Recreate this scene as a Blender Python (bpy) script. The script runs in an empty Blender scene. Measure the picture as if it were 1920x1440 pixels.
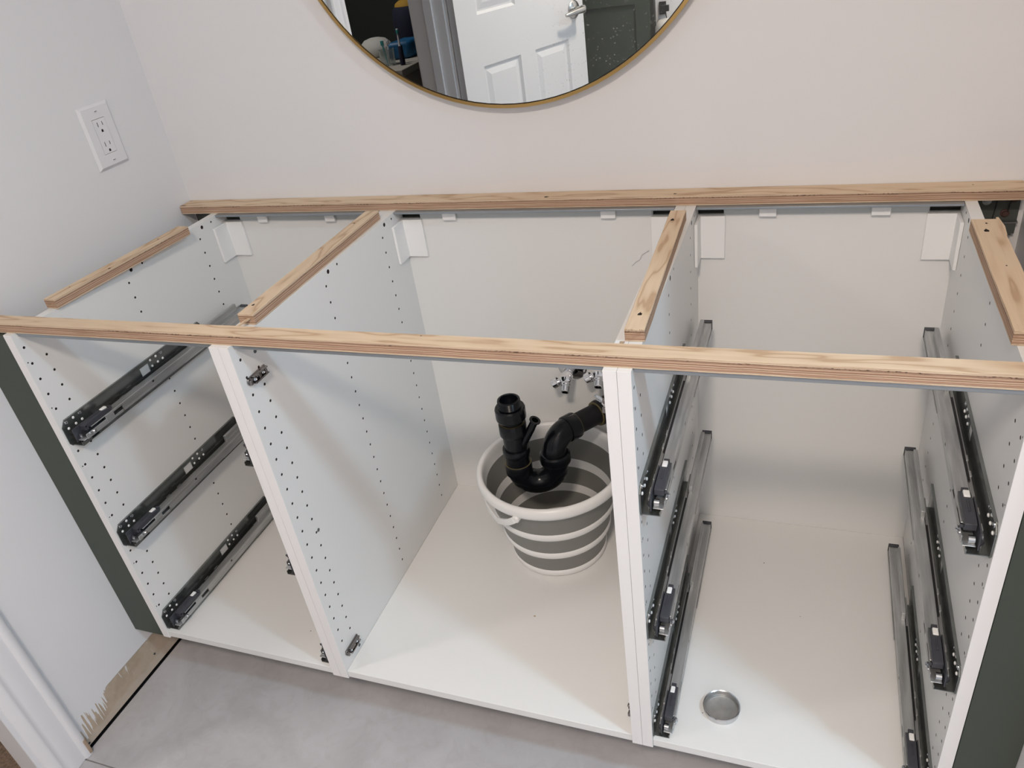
import bpy, bmesh, math, random
from mathutils import Vector, Matrix
from mathutils.geometry import delaunay_2d_cdt
random.seed(7)
PI = math.pi
sc = bpy.context.scene
C = sc.collection

# ---------------------------------------------------------------- camera, world, lights, exposure
cam = bpy.data.cameras.new('camera'); camo = bpy.data.objects.new('camera', cam); C.objects.link(camo)
camo.location = (1.2775, -.811, 1.2666)
camo.rotation_euler = (math.radians(57.97086), math.radians(7.947163), math.radians(19.634373))
cam.sensor_width = 36; cam.sensor_fit = 'HORIZONTAL'; cam.lens = 1470.74 * 36 / 1920
cam.shift_x = .01189; cam.shift_y = .00939; cam.clip_start = .01; cam.clip_end = 30
sc.camera = camo
w = bpy.data.worlds.new('world'); sc.world = w; w.use_nodes = True
w.node_tree.nodes['Background'].inputs[0].default_value = (.8, .85, 1, 1)
w.node_tree.nodes['Background'].inputs[1].default_value = .05
sc.view_settings.view_transform = 'Standard'; sc.view_settings.look = 'None'
sc.view_settings.gamma = 1; sc.view_settings.use_curve_mapping = False
sc.view_settings.exposure = -0.13
FLOOR = -.132; CEIL = 2.30; LW = -.084; BW = .6177

def area_light(name, loc, size, power, color, kind='DISK'):
    l = bpy.data.lights.new(name, 'AREA'); l.shape = kind; l.size = size; l.energy = power; l.color = color
    o = bpy.data.objects.new(name, l); o.location = loc; C.objects.link(o); return o
LIGHTS = [('lamp_light', (2.4, -.57, CEIL - .012), .20, 24.0, (.56, .80, .99)),
          ('lamp_light', (1.22, -1.38, CEIL - .012), .30, 35, (1.0, .855, .72)),
          ('lamp_light', (-1.1, -1.1, CEIL - .012), .30, 15, (1.0, .95, .90))]  # hall lamp, added to brighten the dark room beyond the doorway
for a in LIGHTS: area_light(*a)

# ---------------------------------------------------------------- materials
def mat(name, col, rough=.5, metal=0, spec=.5, bump=0, bscale=300, var=0, vscale=8, coat=0, trans=0, aniso=None):
    m = bpy.data.materials.new(name); m.use_nodes = True; nt = m.node_tree; b = nt.nodes['Principled BSDF']
    b.inputs['Base Color'].default_value = (*col, 1); b.inputs['Roughness'].default_value = rough
    b.inputs['Metallic'].default_value = metal; b.inputs['Specular IOR Level'].default_value = spec
    b.inputs['Coat Weight'].default_value = coat; b.inputs['Transmission Weight'].default_value = trans
    tc = nt.nodes.new('ShaderNodeTexCoord')
    if var:
        n = nt.nodes.new('ShaderNodeTexNoise'); n.inputs['Scale'].default_value = vscale; n.inputs['Detail'].default_value = 6
        mp = nt.nodes.new('ShaderNodeMapping')
        if aniso: mp.inputs['Scale'].default_value = aniso
        nt.links.new(tc.outputs['Object'], mp.inputs[0]); nt.links.new(mp.outputs[0], n.inputs['Vector'])
        r = nt.nodes.new('ShaderNodeMapRange'); r.inputs['From Min'].default_value = .3; r.inputs['From Max'].default_value = .7
        r.inputs['To Min'].default_value = 1 - var; r.inputs['To Max'].default_value = 1 + var
        v = nt.nodes.new('ShaderNodeVectorMath'); v.operation = 'SCALE'; v.inputs[0].default_value = col
        nt.links.new(n.outputs['Fac'], r.inputs['Value']); nt.links.new(r.outputs[0], v.inputs['Scale']); nt.links.new(v.outputs[0], b.inputs['Base Color'])
    if bump:
        n = nt.nodes.new('ShaderNodeTexNoise'); n.inputs['Scale'].default_value = bscale; n.inputs['Detail'].default_value = 3
        bp = nt.nodes.new('ShaderNodeBump'); bp.inputs['Strength'].default_value = bump; bp.inputs['Distance'].default_value = .001
        nt.links.new(tc.outputs['Object'], n.inputs['Vector']); nt.links.new(n.outputs['Fac'], bp.inputs['Height']); nt.links.new(bp.outputs[0], b.inputs['Normal'])
    return m

class NT:
    """small helper for building node graphs"""
    def __init__(s, m): s.nt = m.node_tree; s.b = s.nt.nodes['Principled BSDF']
    def n(s, t, **k):
        x = s.nt.nodes.new(t)
        for a, v in k.items(): setattr(x, a, v)
        return x
    def l(s, a, b): s.nt.links.new(a, b)
    def math(s, op, a, b=None, clamp=False):
        x = s.n('ShaderNodeMath', operation=op); x.use_clamp = clamp
        for i, v in enumerate((a, b)):
            if v is None: continue
            if isinstance(v, (int, float)): x.inputs[i].default_value = v
            else: s.l(v, x.inputs[i])
        return x.outputs[0]
    def mix(s, f, a, b):
        x = s.n('ShaderNodeMix', data_type='RGBA')
        for i, v in ((0, f), (6, a), (7, b)):
            if isinstance(v, (int, float)): x.inputs[i].default_value = v
            elif isinstance(v, tuple): x.inputs[i].default_value = (*v, 1)
            else: s.l(v, x.inputs[i])
        return x.outputs[2]
    def noise(s, vec, scale, detail=4, dist=0, mscale=None):
        if mscale:
            mp = s.n('ShaderNodeMapping'); mp.inputs['Scale'].default_value = mscale; s.l(vec, mp.inputs[0]); vec = mp.outputs[0]
        x = s.n('ShaderNodeTexNoise'); x.inputs['Scale'].default_value = scale; x.inputs['Detail'].default_value = detail
        x.inputs['Distortion'].default_value = dist; s.l(vec, x.inputs['Vector']); return x.outputs['Fac']
    def ramp(s, f, stops, interp='LINEAR'):
        x = s.n('ShaderNodeValToRGB'); cr = x.color_ramp; cr.interpolation = interp
        while len(cr.elements) < len(stops): cr.elements.new(.5)
        for e, (p, c) in zip(cr.elements, stops): e.position = p; e.color = (*c, 1)
        s.l(f, x.inputs[0]); return x.outputs[0]
    def step(s, v, a, b):
        x = s.n('ShaderNodeMapRange'); x.interpolation_type = 'SMOOTHSTEP'
        x.inputs['From Min'].default_value = a; x.inputs['From Max'].default_value = b; s.l(v, x.inputs['Value']); return x.outputs[0]

WALLC = (.775, .767, .782)
M = dict(
    wall=mat('wall_paint', WALLC, .62, spec=.3, bump=.10, bscale=260),
    ceil=mat('ceiling_paint', (.86, .86, .85), .9),
    mel=mat('white_melamine', (.79, .79, .785), .36, spec=.4, bump=.05, bscale=900),
    edge=mat('white_edge_band', (.84, .825, .83), .4, spec=.4),
    green=mat('dark_green_paint', (.058, .070, .056), .5, spec=.35),
    steel=mat('galvanised_steel', (.50, .51, .515), .38, metal=.8, var=.22, vscale=20, aniso=(6, .5, 6)),
    steeld=mat('dark_galvanised_steel', (.20, .21, .22), .42, metal=.85, var=.2, vscale=30),
    plate=mat('zinc_plate', (.24, .255, .25), .24, metal=.85, var=.15, vscale=25),
    screw=mat('bright_screw_metal', (.55, .56, .58), .25, metal=1),
    nickel=mat('nickel', (.26, .24, .235), .2, metal=1),
    chrome=mat('chrome', (.80, .80, .82), .07, metal=1),
    plastic=mat('dark_grey_plastic', (.045, .047, .058), .45),
    black=mat('black_plastic', (.010, .010, .011), .4),
    hole=mat('hole_dark', (.05, .04, .035), .9),
    abs=mat('black_abs_pipe', (.004, .005, .007), .22, spec=.32, bump=.05, bscale=400),
    absd=mat('black_matte_rubber', (.006, .006, .007), .5, spec=.25),
    glue=mat('yellow_glue', (.12, .10, .045), .4),
    bwhite=mat('bucket_white_plastic', (.84, .835, .83), .33, spec=.5),
    bgrey=mat('bucket_grey_rubber', (.22, .218, .205), .45, spec=.4),
    white=mat('white_plastic', (.77, .76, .78), .32, spec=.5),
    clipw=mat('white_clip', (.88, .88, .88), .4),
    gold=mat('brushed_gold', (.62, .40, .15), .30, metal=1, bump=.04, bscale=600),
    trim=mat('white_trim_paint', (.78, .77, .79), .4, spec=.4),
    door=mat('white_door_paint', (.72, .72, .735), .45, bump=.05, bscale=200),
    carpet=mat('brown_carpet', (.22, .155, .115), .95, bump=.8, bscale=500, var=.35, vscale=180),
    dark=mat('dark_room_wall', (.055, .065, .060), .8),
    beige=mat('raw_wood_patch', (.42, .31, .22), .8, var=.12, vscale=40),
    cream=mat('cream_counter', (.42, .39, .35), .5),
    red=mat('red_primer', (.075, .035, .03), .6),
    glass=mat('glass_clear', (.8, .85, .85), .1, trans=.85),
    blue=mat('blue_bag', (.01, .10, .24), .5, var=.3, vscale=20),
    navy=mat('navy_fabric', (.008, .010, .03), .85),
    yellow=mat('yellow_fabric', (.42, .24, .03), .8),
    teal=mat('teal_plastic', (.05, .30, .30), .4),
    cloth=mat('white_cloth', (.55, .54, .52), .9),
    grout=mat('grout', (.30, .29, .28), .9),
)
def emissive(name, col, s):
    m = mat(name, col); b = m.node_tree.nodes['Principled BSDF']
    b.inputs['Emission Color'].default_value = (*col, 1); b.inputs['Emission Strength'].default_value = s; return m
M['rail'] = mat('smooth_grey_steel', (.33, .36, .39), .38, metal=.55)
M['grey'] = mat('grey_steel_strip', (.50, .52, .52), .45, metal=.3)
M['diff'] = emissive('lamp_diffuser', (1, .97, .92), 3)

def plywood():
    top = mat('plywood_face', (.66, .50, .33), .65, spec=.25); g = NT(top)
    tc = g.n('ShaderNodeTexCoord').outputs['Object']; oi = g.n('ShaderNodeObjectInfo')
    off = g.n('ShaderNodeVectorMath', operation='SCALE'); off.inputs[0].default_value = (7.3, 3.1, 1.7); g.l(oi.outputs['Random'], off.inputs['Scale'])
    ad = g.n('ShaderNodeVectorMath', operation='ADD'); g.l(tc, ad.inputs[0]); g.l(off.outputs[0], ad.inputs[1]); v = ad.outputs[0]
    big = g.noise(v, 5, 2, 0, (1, 6, 1))
    s = g.math('SINE', g.math('MULTIPLY', big, 26))
    col = g.ramp(g.math('ADD', g.math('MULTIPLY', s, .5), .5), [(0, (.50, .34, .22)), (.07, (.60, .44, .30)), (.28, (.665, .505, .355)), (1, (.70, .545, .39))])
    fine = g.noise(v, 60, 5, 0, (.12, 6, 1))
    col = g.mix(g.math('MULTIPLY', g.step(fine, .50, .70), .22), col, (.54, .39, .26))
    # knots: an attribute stored per batten would be heavier; a sparse cell pattern marks them
    vor = g.n('ShaderNodeTexVoronoi'); vor.inputs['Scale'].default_value = 9; mp = g.n('ShaderNodeMapping'); mp.inputs['Scale'].default_value = (.7, 1.1, .4)
    g.l(v, mp.inputs[0]); g.l(mp.outputs[0], vor.inputs['Vector'])
    k = g.math('LESS_THAN', vor.outputs['Distance'], .055)
    ring = g.step(vor.outputs['Distance'], .13, .03)
    col = g.mix(g.math('MULTIPLY', ring, .55), col, (.33, .19, .11)); col = g.mix(g.math('MULTIPLY', k, .6), col, (.12, .06, .04))
    g.l(col, g.b.inputs['Base Color'])
    bp = g.n('ShaderNodeBump'); bp.inputs['Strength'].default_value = .25; bp.inputs['Distance'].default_value = .0006; g.l(fine, bp.inputs['Height']); g.l(bp.outputs[0], g.b.inputs['Normal'])
    edge = mat('plywood_edge', (.5, .35, .22), .8, spec=.15); g = NT(edge)
    tc = g.n('ShaderNodeTexCoord').outputs['Object']; oi = g.n('ShaderNodeObjectInfo')
    off = g.n('ShaderNodeVectorMath', operation='SCALE'); off.inputs[0].default_value = (9.3, 2.1, 0); g.l(oi.outputs['Random'], off.inputs['Scale'])
    ad = g.n('ShaderNodeVectorMath', operation='ADD'); g.l(tc, ad.inputs[0]); g.l(off.outputs[0], ad.inputs[1]); v = ad.outputs[0]
    sx = g.n('ShaderNodeSeparateXYZ'); g.l(tc, sx.inputs[0])
    wob = g.noise(v, 25, 5, 0, (1, 1, .6))
    z = g.math('ADD', sx.outputs['Z'], g.math('MULTIPLY', g.math('SUBTRACT', wob, .5), .0016))
    t = g.math('DIVIDE', z, .0185)
    cr, br, rd, dk = (.66, .51, .37), (.52, .34, .235), (.38, .20, .14), (.17, .085, .06)
    stops = [(0, cr), (.13, cr), (.16, dk), (.19, br), (.27, rd), (.31, cr), (.36, br), (.385, dk), (.41, br), (.49, cr), (.52, dk), (.55, rd), (.61, br), (.66, cr), (.69, dk), (.72, br), (.79, dk), (.83, cr)]
    col = g.ramp(t, stops)
    fine = g.noise(v, 90, 5, 0, (.15, 1, 14))
    col = g.mix(g.math('MULTIPLY', g.step(fine, .48, .64), .55), col, (.30, .18, .115))
    sp = g.noise(v, 500, 2, 0, (.5, 1, 1.2)); gl = g.math('MULTIPLY', g.step(g.math('ABSOLUTE', g.math('SUBTRACT', t, .79)), .07, .02), g.step(sp, .50, .58)); gl = g.math('MULTIPLY', gl, g.step(g.noise(v, 14, 2), .40, .60))
    col = g.mix(gl, col, (.09, .055, .04))
    g.l(col, g.b.inputs['Base Color'])
    bp = g.n('ShaderNodeBump'); bp.inputs['Strength'].default_value = .6; bp.inputs['Distance'].default_value = .001; g.l(sp, bp.inputs['Height']); g.l(bp.outputs[0], g.b.inputs['Normal'])
    return top, edge
M['ply'], M['plyedge'] = plywood()

def floor_mat():
    m = mat('grey_stone_tile', (.4, .38, .38), .42, spec=.4); g = NT(m); v = g.n('ShaderNodeTexCoord').outputs['Object']
    a = g.noise(v, 5, 6, 1.2); b = g.noise(v, 26, 6, 1.5); c = g.noise(v, 300, 2)
    col = g.ramp(a, [(.3, (.43, .415, .43)), (.5, (.475, .465, .48)), (.68, (.52, .51, .53))])
    col = g.mix(g.math('MULTIPLY', g.step(b, .5, .7), .22), col, (.56, .55, .58))
    col = g.mix(g.math('MULTIPLY', g.step(b, .47, .36), .22), col, (.39, .37, .375))
    vn = g.math('ABSOLUTE', g.math('SUBTRACT', g.noise(v, 7, 4, 2.0), .5))
    col = g.mix(g.math('MULTIPLY', g.step(vn, .012, .0), .05), col, (.70, .69, .70))
    col = g.mix(g.math('MULTIPLY', g.step(c, .62, .75), .3), col, (.42, .40, .40))
    g.l(col, g.b.inputs['Base Color']); return m
M['floor'] = floor_mat()

def left_wall_mat():
    m = mat('wall_paint_with_bare_strip', WALLC, .62, spec=.3); g = NT(m); v = g.n('ShaderNodeTexCoord').outputs['Object']
    s = g.n('ShaderNodeSeparateXYZ'); g.l(v, s.inputs[0]); Y, Z = s.outputs['Y'], s.outputs['Z']
    # bare drywall left where the baseboard came off; ragged brush strokes near the door casing
    streak = g.noise(v, 60, 5, .5, (1, 3.2, .16)); small = g.noise(v, 90, 4)
    near = g.step(Y, -.115, -.150)
    edge = g.math('ADD', FLOOR + .084, g.math('MULTIPLY', g.math('SUBTRACT', small, .5), .0016))
    edge = g.math('SUBTRACT', edge, g.math('MULTIPLY', near, g.math('MULTIPLY', g.step(streak, .36, .66), .062)))
    bare = g.math('LESS_THAN', Z, edge)
    ff = g.noise(v, 30, 5); low = g.step(g.math('ADD', Z, g.math('MULTIPLY', ff, .02)), FLOOR + .04, FLOOR + .03)
    bc = g.mix(g.step(ff, .4, .65), (.50, .405, .315), (.43, .345, .26)); bc = g.mix(g.math('MULTIPLY', low, .5), bc, (.58, .50, .43))
    scr = g.math('MULTIPLY', g.step(g.noise(v, 120, 3, .5, (1, 1, .15)), .63, .67), g.step(Z, FLOOR + .03, FLOOR + .08))
    bc = g.mix(scr, bc, (.68, .66, .66))
    line = g.math('LESS_THAN', g.math('ABSOLUTE', g.math('SUBTRACT', Z, edge)), .0007)
    col = g.mix(bare, WALLC, bc); col = g.mix(g.math('MULTIPLY', line, g.math('MULTIPLY', g.math('SUBTRACT', 1, near), .6)), col, (.22, .19, .16))
    g.l(col, g.b.inputs['Base Color'])
    n = g.noise(v, 260, 3); bp = g.n('ShaderNodeBump'); bp.inputs['Strength'].default_value = .10; bp.inputs['Distance'].default_value = .001
    g.l(n, bp.inputs['Height']); g.l(bp.outputs[0], g.b.inputs['Normal']); return m
M['wall_left'] = left_wall_mat()

def mirror_mat():
    m = mat('mirror_glass', (.86, .88, .87), .0, metal=1); g = NT(m); v = g.n('ShaderNodeTexCoord').outputs['Object']
    # dried water spots on the glass, thickest to the lower right
    vo = g.n('ShaderNodeTexVoronoi'); vo.inputs['Scale'].default_value = 190; g.l(v, vo.inputs['Vector'])
    sel = g.noise(v, 60, 2); s = g.n('ShaderNodeSeparateXYZ'); g.l(v, s.inputs[0])
    zone = g.math('MULTIPLY', g.step(s.outputs['X'], -.02, .16), g.step(g.math('ADD', s.outputs['Z'], g.math('MULTIPLY', s.outputs['X'], -.6)), -.18, -.40))
    spot = g.math('MULTIPLY', g.step(vo.outputs['Distance'], .30, .18), g.step(sel, .49, .56)); spot = g.math('MULTIPLY', spot, zone)
    film = g.math('MULTIPLY', zone, .05)
    f = g.math('MAXIMUM', g.math('MULTIPLY', spot, .32), film)
    d = g.n('ShaderNodeBsdfDiffuse'); d.inputs[0].default_value = (.6, .62, .62, 1)
    mx = g.n('ShaderNodeMixShader'); g.l(f, mx.inputs[0]); g.l(g.b.outputs[0], mx.inputs[1]); g.l(d.outputs[0], mx.inputs[2])
    g.l(mx.outputs[0], g.nt.nodes['Material Output'].inputs[0]); return m
M['mirror'] = mirror_mat()

# ---------------------------------------------------------------- mesh builder
class MB:
    def __init__(s): s.bm = bmesh.new(); s.mi = 0
    def _tag(s, fs):
        for f in fs: f.material_index = s.mi
    def face(s, pts):
        f = s.bm.faces.new([s.bm.verts.new(p) for p in pts]); f.material_index = s.mi; return f
    def box(s, a, b):
        (x0, y0, z0), (x1, y1, z1) = a, b
        v = [s.bm.verts.new(p) for p in ((x0,y0,z0),(x1,y0,z0),(x1,y1,z0),(x0,y1,z0),(x0,y0,z1),(x1,y0,z1),(x1,y1,z1),(x0,y1,z1))]
        s._tag([s.bm.faces.new([v[i] for i in q]) for q in ((0,3,2,1),(4,5,6,7),(0,1,5,4),(1,2,6,5),(2,3,7,6),(3,0,4,7))]); return s
    def prism(s, poly, vec):
        vec = Vector(vec); a = [s.bm.verts.new(p) for p in poly]; b = [s.bm.verts.new(Vector(p) + vec) for p in poly]; n = len(a)
        fs = [s.bm.faces.new(a[::-1]), s.bm.faces.new(b)] + [s.bm.faces.new((a[i], a[(i+1) % n], b[(i+1) % n], b[i])) for i in range(n)]
        s._tag(fs); return s
    def rings(s, rr, cap0=True, cap1=True, close=False):
        vs = [[s.bm.verts.new(p) for p in r] for r in rr]; n = len(vs[0]); fs = []
        m = len(vs); rng = range(m) if close else range(m - 1)
        for i in rng:
            a, b = vs[i], vs[(i+1) % m]
            for j in range(n): fs.append(s.bm.faces.new((a[j], a[(j+1) % n], b[(j+1) % n], b[j])))
        if cap0 and not close: fs.append(s.bm.faces.new(vs[0][::-1]))
        if cap1 and not close: fs.append(s.bm.faces.new(vs[-1]))
        s._tag(fs); return s
    def frame(s, d):
        d = Vector(d).normalized(); u = d.orthogonal().normalized(); return u, d.cross(u)
    def lathe(s, prof, o=(0,0,0), d=(0,0,1), seg=24, closed=False, cap0=True, cap1=True):
        """prof: (radius, height along d)"""
        d = Vector(d).normalized(); u, w_ = s.frame(d); o = Vector(o)
        rr = [[o + d*h + (u*math.cos(2*PI*k/seg) + w_*math.sin(2*PI*k/seg))*max(r, 1e-5) for k in range(seg)] for r, h in prof]
        return s.rings(rr, cap0, cap1, closed)
    def cyl(s, a, b, r, r1=None, seg=16):
        a, b = Vector(a), Vector(b); return s.lathe([(r, 0), (r if r1 is None else r1, (b-a).length)], a, b-a, seg)
    def tube(s, pts, r, seg=16, caps=True):
        pts = [Vector(p) for p in pts]; rr = []; t0 = (pts[1]-pts[0]).normalized(); u = t0.orthogonal().normalized()
        for i, p in enumerate(pts):
            t = (pts[min(i+1, len(pts)-1)] - pts[max(i-1, 0)]).normalized()
            u = (u - t*u.dot(t)).normalized(); v = t.cross(u); R = r[i] if isinstance(r, (list, tuple)) else r
            rr.append([p + (u*math.cos(2*PI*k/seg) + v*math.sin(2*PI*k/seg))*R for k in range(seg)])
        return s.rings(rr, caps, caps)
    def band(s, pts, hw, ht, up=(0,0,1)):
        """flat strip: half width hw across 'up', half thickness ht"""
        pts = [Vector(p) for p in pts]; rr = []
        for i, p in enumerate(pts):
            t = (pts[min(i+1, len(pts)-1)] - pts[max(i-1, 0)]).normalized(); n = t.cross(Vector(up)).normalized(); b = n.cross(t).normalized()
            rr.append([p + n*ht + b*hw, p - n*ht + b*hw, p - n*ht - b*hw, p + n*ht - b*hw])
        return s.rings(rr)
    def holed(s, outer, holes, fn, t, blind=None):
        """plate with polygonal holes. outer, holes: 2D loops; fn(u, v, w) -> xyz; w = 0 is the face, w = t the back;
        blind = depth of blind holes, None = through"""
        vs = [Vector(p) for p in outer]; loops = [list(range(len(outer)))]
        for h in holes: loops.append(list(range(len(vs), len(vs)+len(h)))); vs += [Vector(p) for p in h]
        edges = [(l[i], l[(i+1) % len(l)]) for l in loops for i in range(len(l))]
        ov, _, of, _, _, _ = delaunay_2d_cdt(vs, edges, [], 0, 1e-7)
        def inside(p, poly):
            c = False; j = len(poly)-1
            for i in range(len(poly)):
                a, b = poly[i], poly[j]
                if (a[1] > p[1]) != (b[1] > p[1]) and p[0] < (b[0]-a[0])*(p[1]-a[1])/(b[1]-a[1]) + a[0]: c = not c
                j = i
            return c
        boxes = [(min(q[0] for q in h), max(q[0] for q in h), min(q[1] for q in h), max(q[1] for q in h)) for h in holes]
        tris = []
        for f in of:
            c = sum((ov[i] for i in f), Vector((0, 0)))/len(f)
            if not inside(c, outer): continue
            if any(b[0] < c[0] < b[1] and b[2] < c[1] < b[3] and inside(c, h) for b, h in zip(boxes, holes)): continue
            tris.append(f)
        def layer(w_): return [s.bm.verts.new(fn(p[0], p[1], w_)) for p in ov]
        F = layer(0); fs = [s.bm.faces.new([F[i] for i in f]) for f in tris]
        if blind is None:
            B = layer(t); fs += [s.bm.faces.new([B[i] for i in f][::-1]) for f in tris]
        def wall(loop, w1, cap=False):
            a = [s.bm.verts.new(fn(p[0], p[1], 0)) for p in loop]; b = [s.bm.verts.new(fn(p[0], p[1], w1)) for p in loop]; n = len(a)
            out = [s.bm.faces.new((a[i], a[(i+1) % n], b[(i+1) % n], b[i])) for i in range(n)]
            if cap: out.append(s.bm.faces.new(b))
            return out
        fs += wall(outer, t, blind is not None); s._tag(fs)
        keep = s.mi
        if blind is not None and getattr(s, 'hole_mi', None) is not None: s.mi = s.hole_mi
        for h in holes: s._tag(wall(h, t if blind is None else blind, blind is not None))
        s.mi = keep; return s
    def build(s, name, mats, parent=None, bevel=0, smooth=True, angle=35, segs=2):
        bm = s.bm; bmesh.ops.remove_doubles(bm, verts=bm.verts, dist=1e-6); bmesh.ops.recalc_face_normals(bm, faces=bm.faces)
        me = bpy.data.meshes.new(name); bm.to_mesh(me); bm.free()
        for m_ in (mats if isinstance(mats, (list, tuple)) else [mats]): me.materials.append(m_)
        if smooth:
            me.polygons.foreach_set('use_smooth', [True]*len(me.polygons)); me.set_sharp_from_angle(angle=math.radians(angle))
        o = bpy.data.objects.new(name, me); C.objects.link(o)
        if parent is not None: o.parent = parent; o.matrix_parent_inverse = Matrix.Identity(4)
        if bevel:
            b = o.modifiers.new('bevel', 'BEVEL'); b.width = bevel; b.segments = segs; b.limit_method = 'ANGLE'; b.angle_limit = math.radians(40)
        return o

def tag(o, label, cat, group=None, kind=None):
    if label: o['label'] = label
    if cat: o['category'] = cat
    if group: o['group'] = group
    if kind: o['kind'] = kind
    return o
def empty(name, loc=(0,0,0), label=None, cat=None, group=None, rz=0):
    o = bpy.data.objects.new(name, None); C.objects.link(o); o.location = loc; o.rotation_euler[2] = rz; o.empty_display_size = .05
    return tag(o, label, cat, group)
def struct(name, mb, m, **k):
    o = mb.build(name, m, **k); o['kind'] = 'structure'; return o
def box(a, b): return MB().box(a, b)
def circle(cx, cy, r, n=10): return [(cx + r*math.cos(2*PI*i/n), cy + r*math.sin(2*PI*i/n)) for i in range(n)]
def rect(u0, v0, u1, v1): return [(u0, v0), (u1, v0), (u1, v1), (u0, v1)]

# ---------------------------------------------------------------- the setting
XR = 1.60; FY = -2.0; XE = 3.1
struct('wall_back', MB().box((LW-.1, BW, FLOOR), (XE, BW+.08, CEIL)), M['wall'])
wl = MB()
wl.box((LW-.012, -.300, FLOOR+.006), (LW, BW, CEIL)); wl.box((LW-.012, FY, FLOOR+.006), (LW, -1.04, CEIL)); wl.box((LW-.012, -1.04, 1.90), (LW, -.300, CEIL))
struct('wall_left', wl, M['wall_left'])
wc = MB()
wc.box((LW-.0570, -.300, FLOOR), (LW-.0125, BW, CEIL)); wc.box((LW-.128, FY, FLOOR), (LW-.0125, -1.04, CEIL)); wc.box((LW-.128, -1.04, 1.90), (LW-.0125, -.300, CEIL))
struct('wall_core', wc, M['black'])
struct('wall_right', MB().box((XR, -.06, FLOOR), (XR+.11, BW, CEIL)), M['wall'])
struct('wall_far_right', MB().box((XE, FY, FLOOR), (XE+.08, BW+.08, CEIL)), M['wall'])
struct('wall_front', MB().box((LW, FY-.08, FLOOR), (XE, FY, CEIL)), M['wall'])
struct('ceiling', MB().box((-2.6, -3.0, CEIL), (XE+.08, BW+.08, CEIL+.06)), M['ceil'])
fl = struct('floor', MB().box((LW-.05, FY, FLOOR-.06), (XE, BW+.04, FLOOR-.0035)), M['grout'])
x0 = LW-.05; tx = [x0, x0+1.40, x0+2.60, XE]; ty = [FY, -1.436, -.836, -.236, .364, BW+.04]
for i in range(len(tx)-1):
    for j in range(len(ty)-1):
        lx_ = LW+.0030 if (i == 0 and j >= 3) else tx[i]+.0012
        MB().box((lx_, ty[j]+.0012, FLOOR-.01), (tx[i+1]-.0012, ty[j+1]-.0012, FLOOR)).build('tile', M['floor'], fl, bevel=.0006)
struct('floor_gap', MB().box((LW-.0124, -.2345, FLOOR-.0034), (LW+.0029, BW, FLOOR-.0030)), M['black'])
struct('floor_carpet', MB().box((-2.6, -3.0, FLOOR-.06), (LW-.052, 1.2, FLOOR+.003)), M['carpet'])
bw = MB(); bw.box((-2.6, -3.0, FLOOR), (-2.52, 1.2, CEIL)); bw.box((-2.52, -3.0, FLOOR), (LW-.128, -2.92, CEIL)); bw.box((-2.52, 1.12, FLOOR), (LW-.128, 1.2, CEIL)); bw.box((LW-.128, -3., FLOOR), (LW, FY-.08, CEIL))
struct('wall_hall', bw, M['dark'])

# door casing and jambs (moulded profile swept up the opening)
PROF = [(0, .0), (0, .013), (.004, .016), (.012, .0165), (.017, .0145), (.019, .011), (.026, .0115), (.040, .0125), (.052, .0105), (.058, .0095), (.062, .012), (.068, .0125), (.072, .0095), (.082, .0075), (.086, .004), (.086, 0)]
def casing(y_outer, sgn, z1=1.985):
    mb = MB(); a = [(LW + h, y_outer + sgn*d, FLOOR+.001) for d, h in PROF]; mb.prism(a, (0, 0, z1-FLOOR)); return mb
t1 = struct('trim_1', casing(-.2165, -1), M['trim'], angle=50)
o = MB().box((LW+.0005, -.2263, FLOOR+.0025), (LW+.0171, -.2158, FLOOR+.048)).build('bare_patch', M['beige'], t1, bevel=.004, segs=3); o['label'] = 'bare brown wood patch at the foot of the casing'
t2 = struct('trim_2', casing(-1.1265, 1), M['trim'], angle=50)
hd = MB(); hd.box((LW, -1.1265, 1.90), (LW+.014, -.2165, 1.985)); struct('trim_3', hd, M['trim'], bevel=.003)
jb = MB(); jb.box((LW-.058, -.312, FLOOR+.001), (LW+.004, -.3003, 1.90)); jb.box((LW-.135, -1.04, FLOOR+.001), (LW+.004, -1.022, 1.90)); jb.box((LW-.135, -1.022, 1.885), (LW+.004, -.318, 1.90))
jb.box((LW-.075, -1.022, FLOOR+.001), (LW-.040, -1.010, 1.885));
struct('trim_4', jb, M['trim'], bevel=.0015)
for yy in (-1.0405,):
    mb = MB(); mb.box((LW-.150, yy-.086, FLOOR+.001), (LW-.135, yy, 1.985)); struct('trim_5', mb, M['trim'], bevel=.003)
# two drywall screws in the bare strip
for p in ((LW, .012, FLOOR+.036), (LW, -.208, FLOOR+.012)):
    mb = MB(); mb.lathe([(.0027, 0), (.0025, .0012), (.001, .0006)], p, (1, 0, 0), 12); tag(mb.build('drywall_screw', M['plastic']), 'dark screw head in the bare beige strip, ' + ('close under the cabinet' if p[1] > 0 else 'close to the door casing'), 'screw', 'drywall screws in the bare strip')

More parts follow.
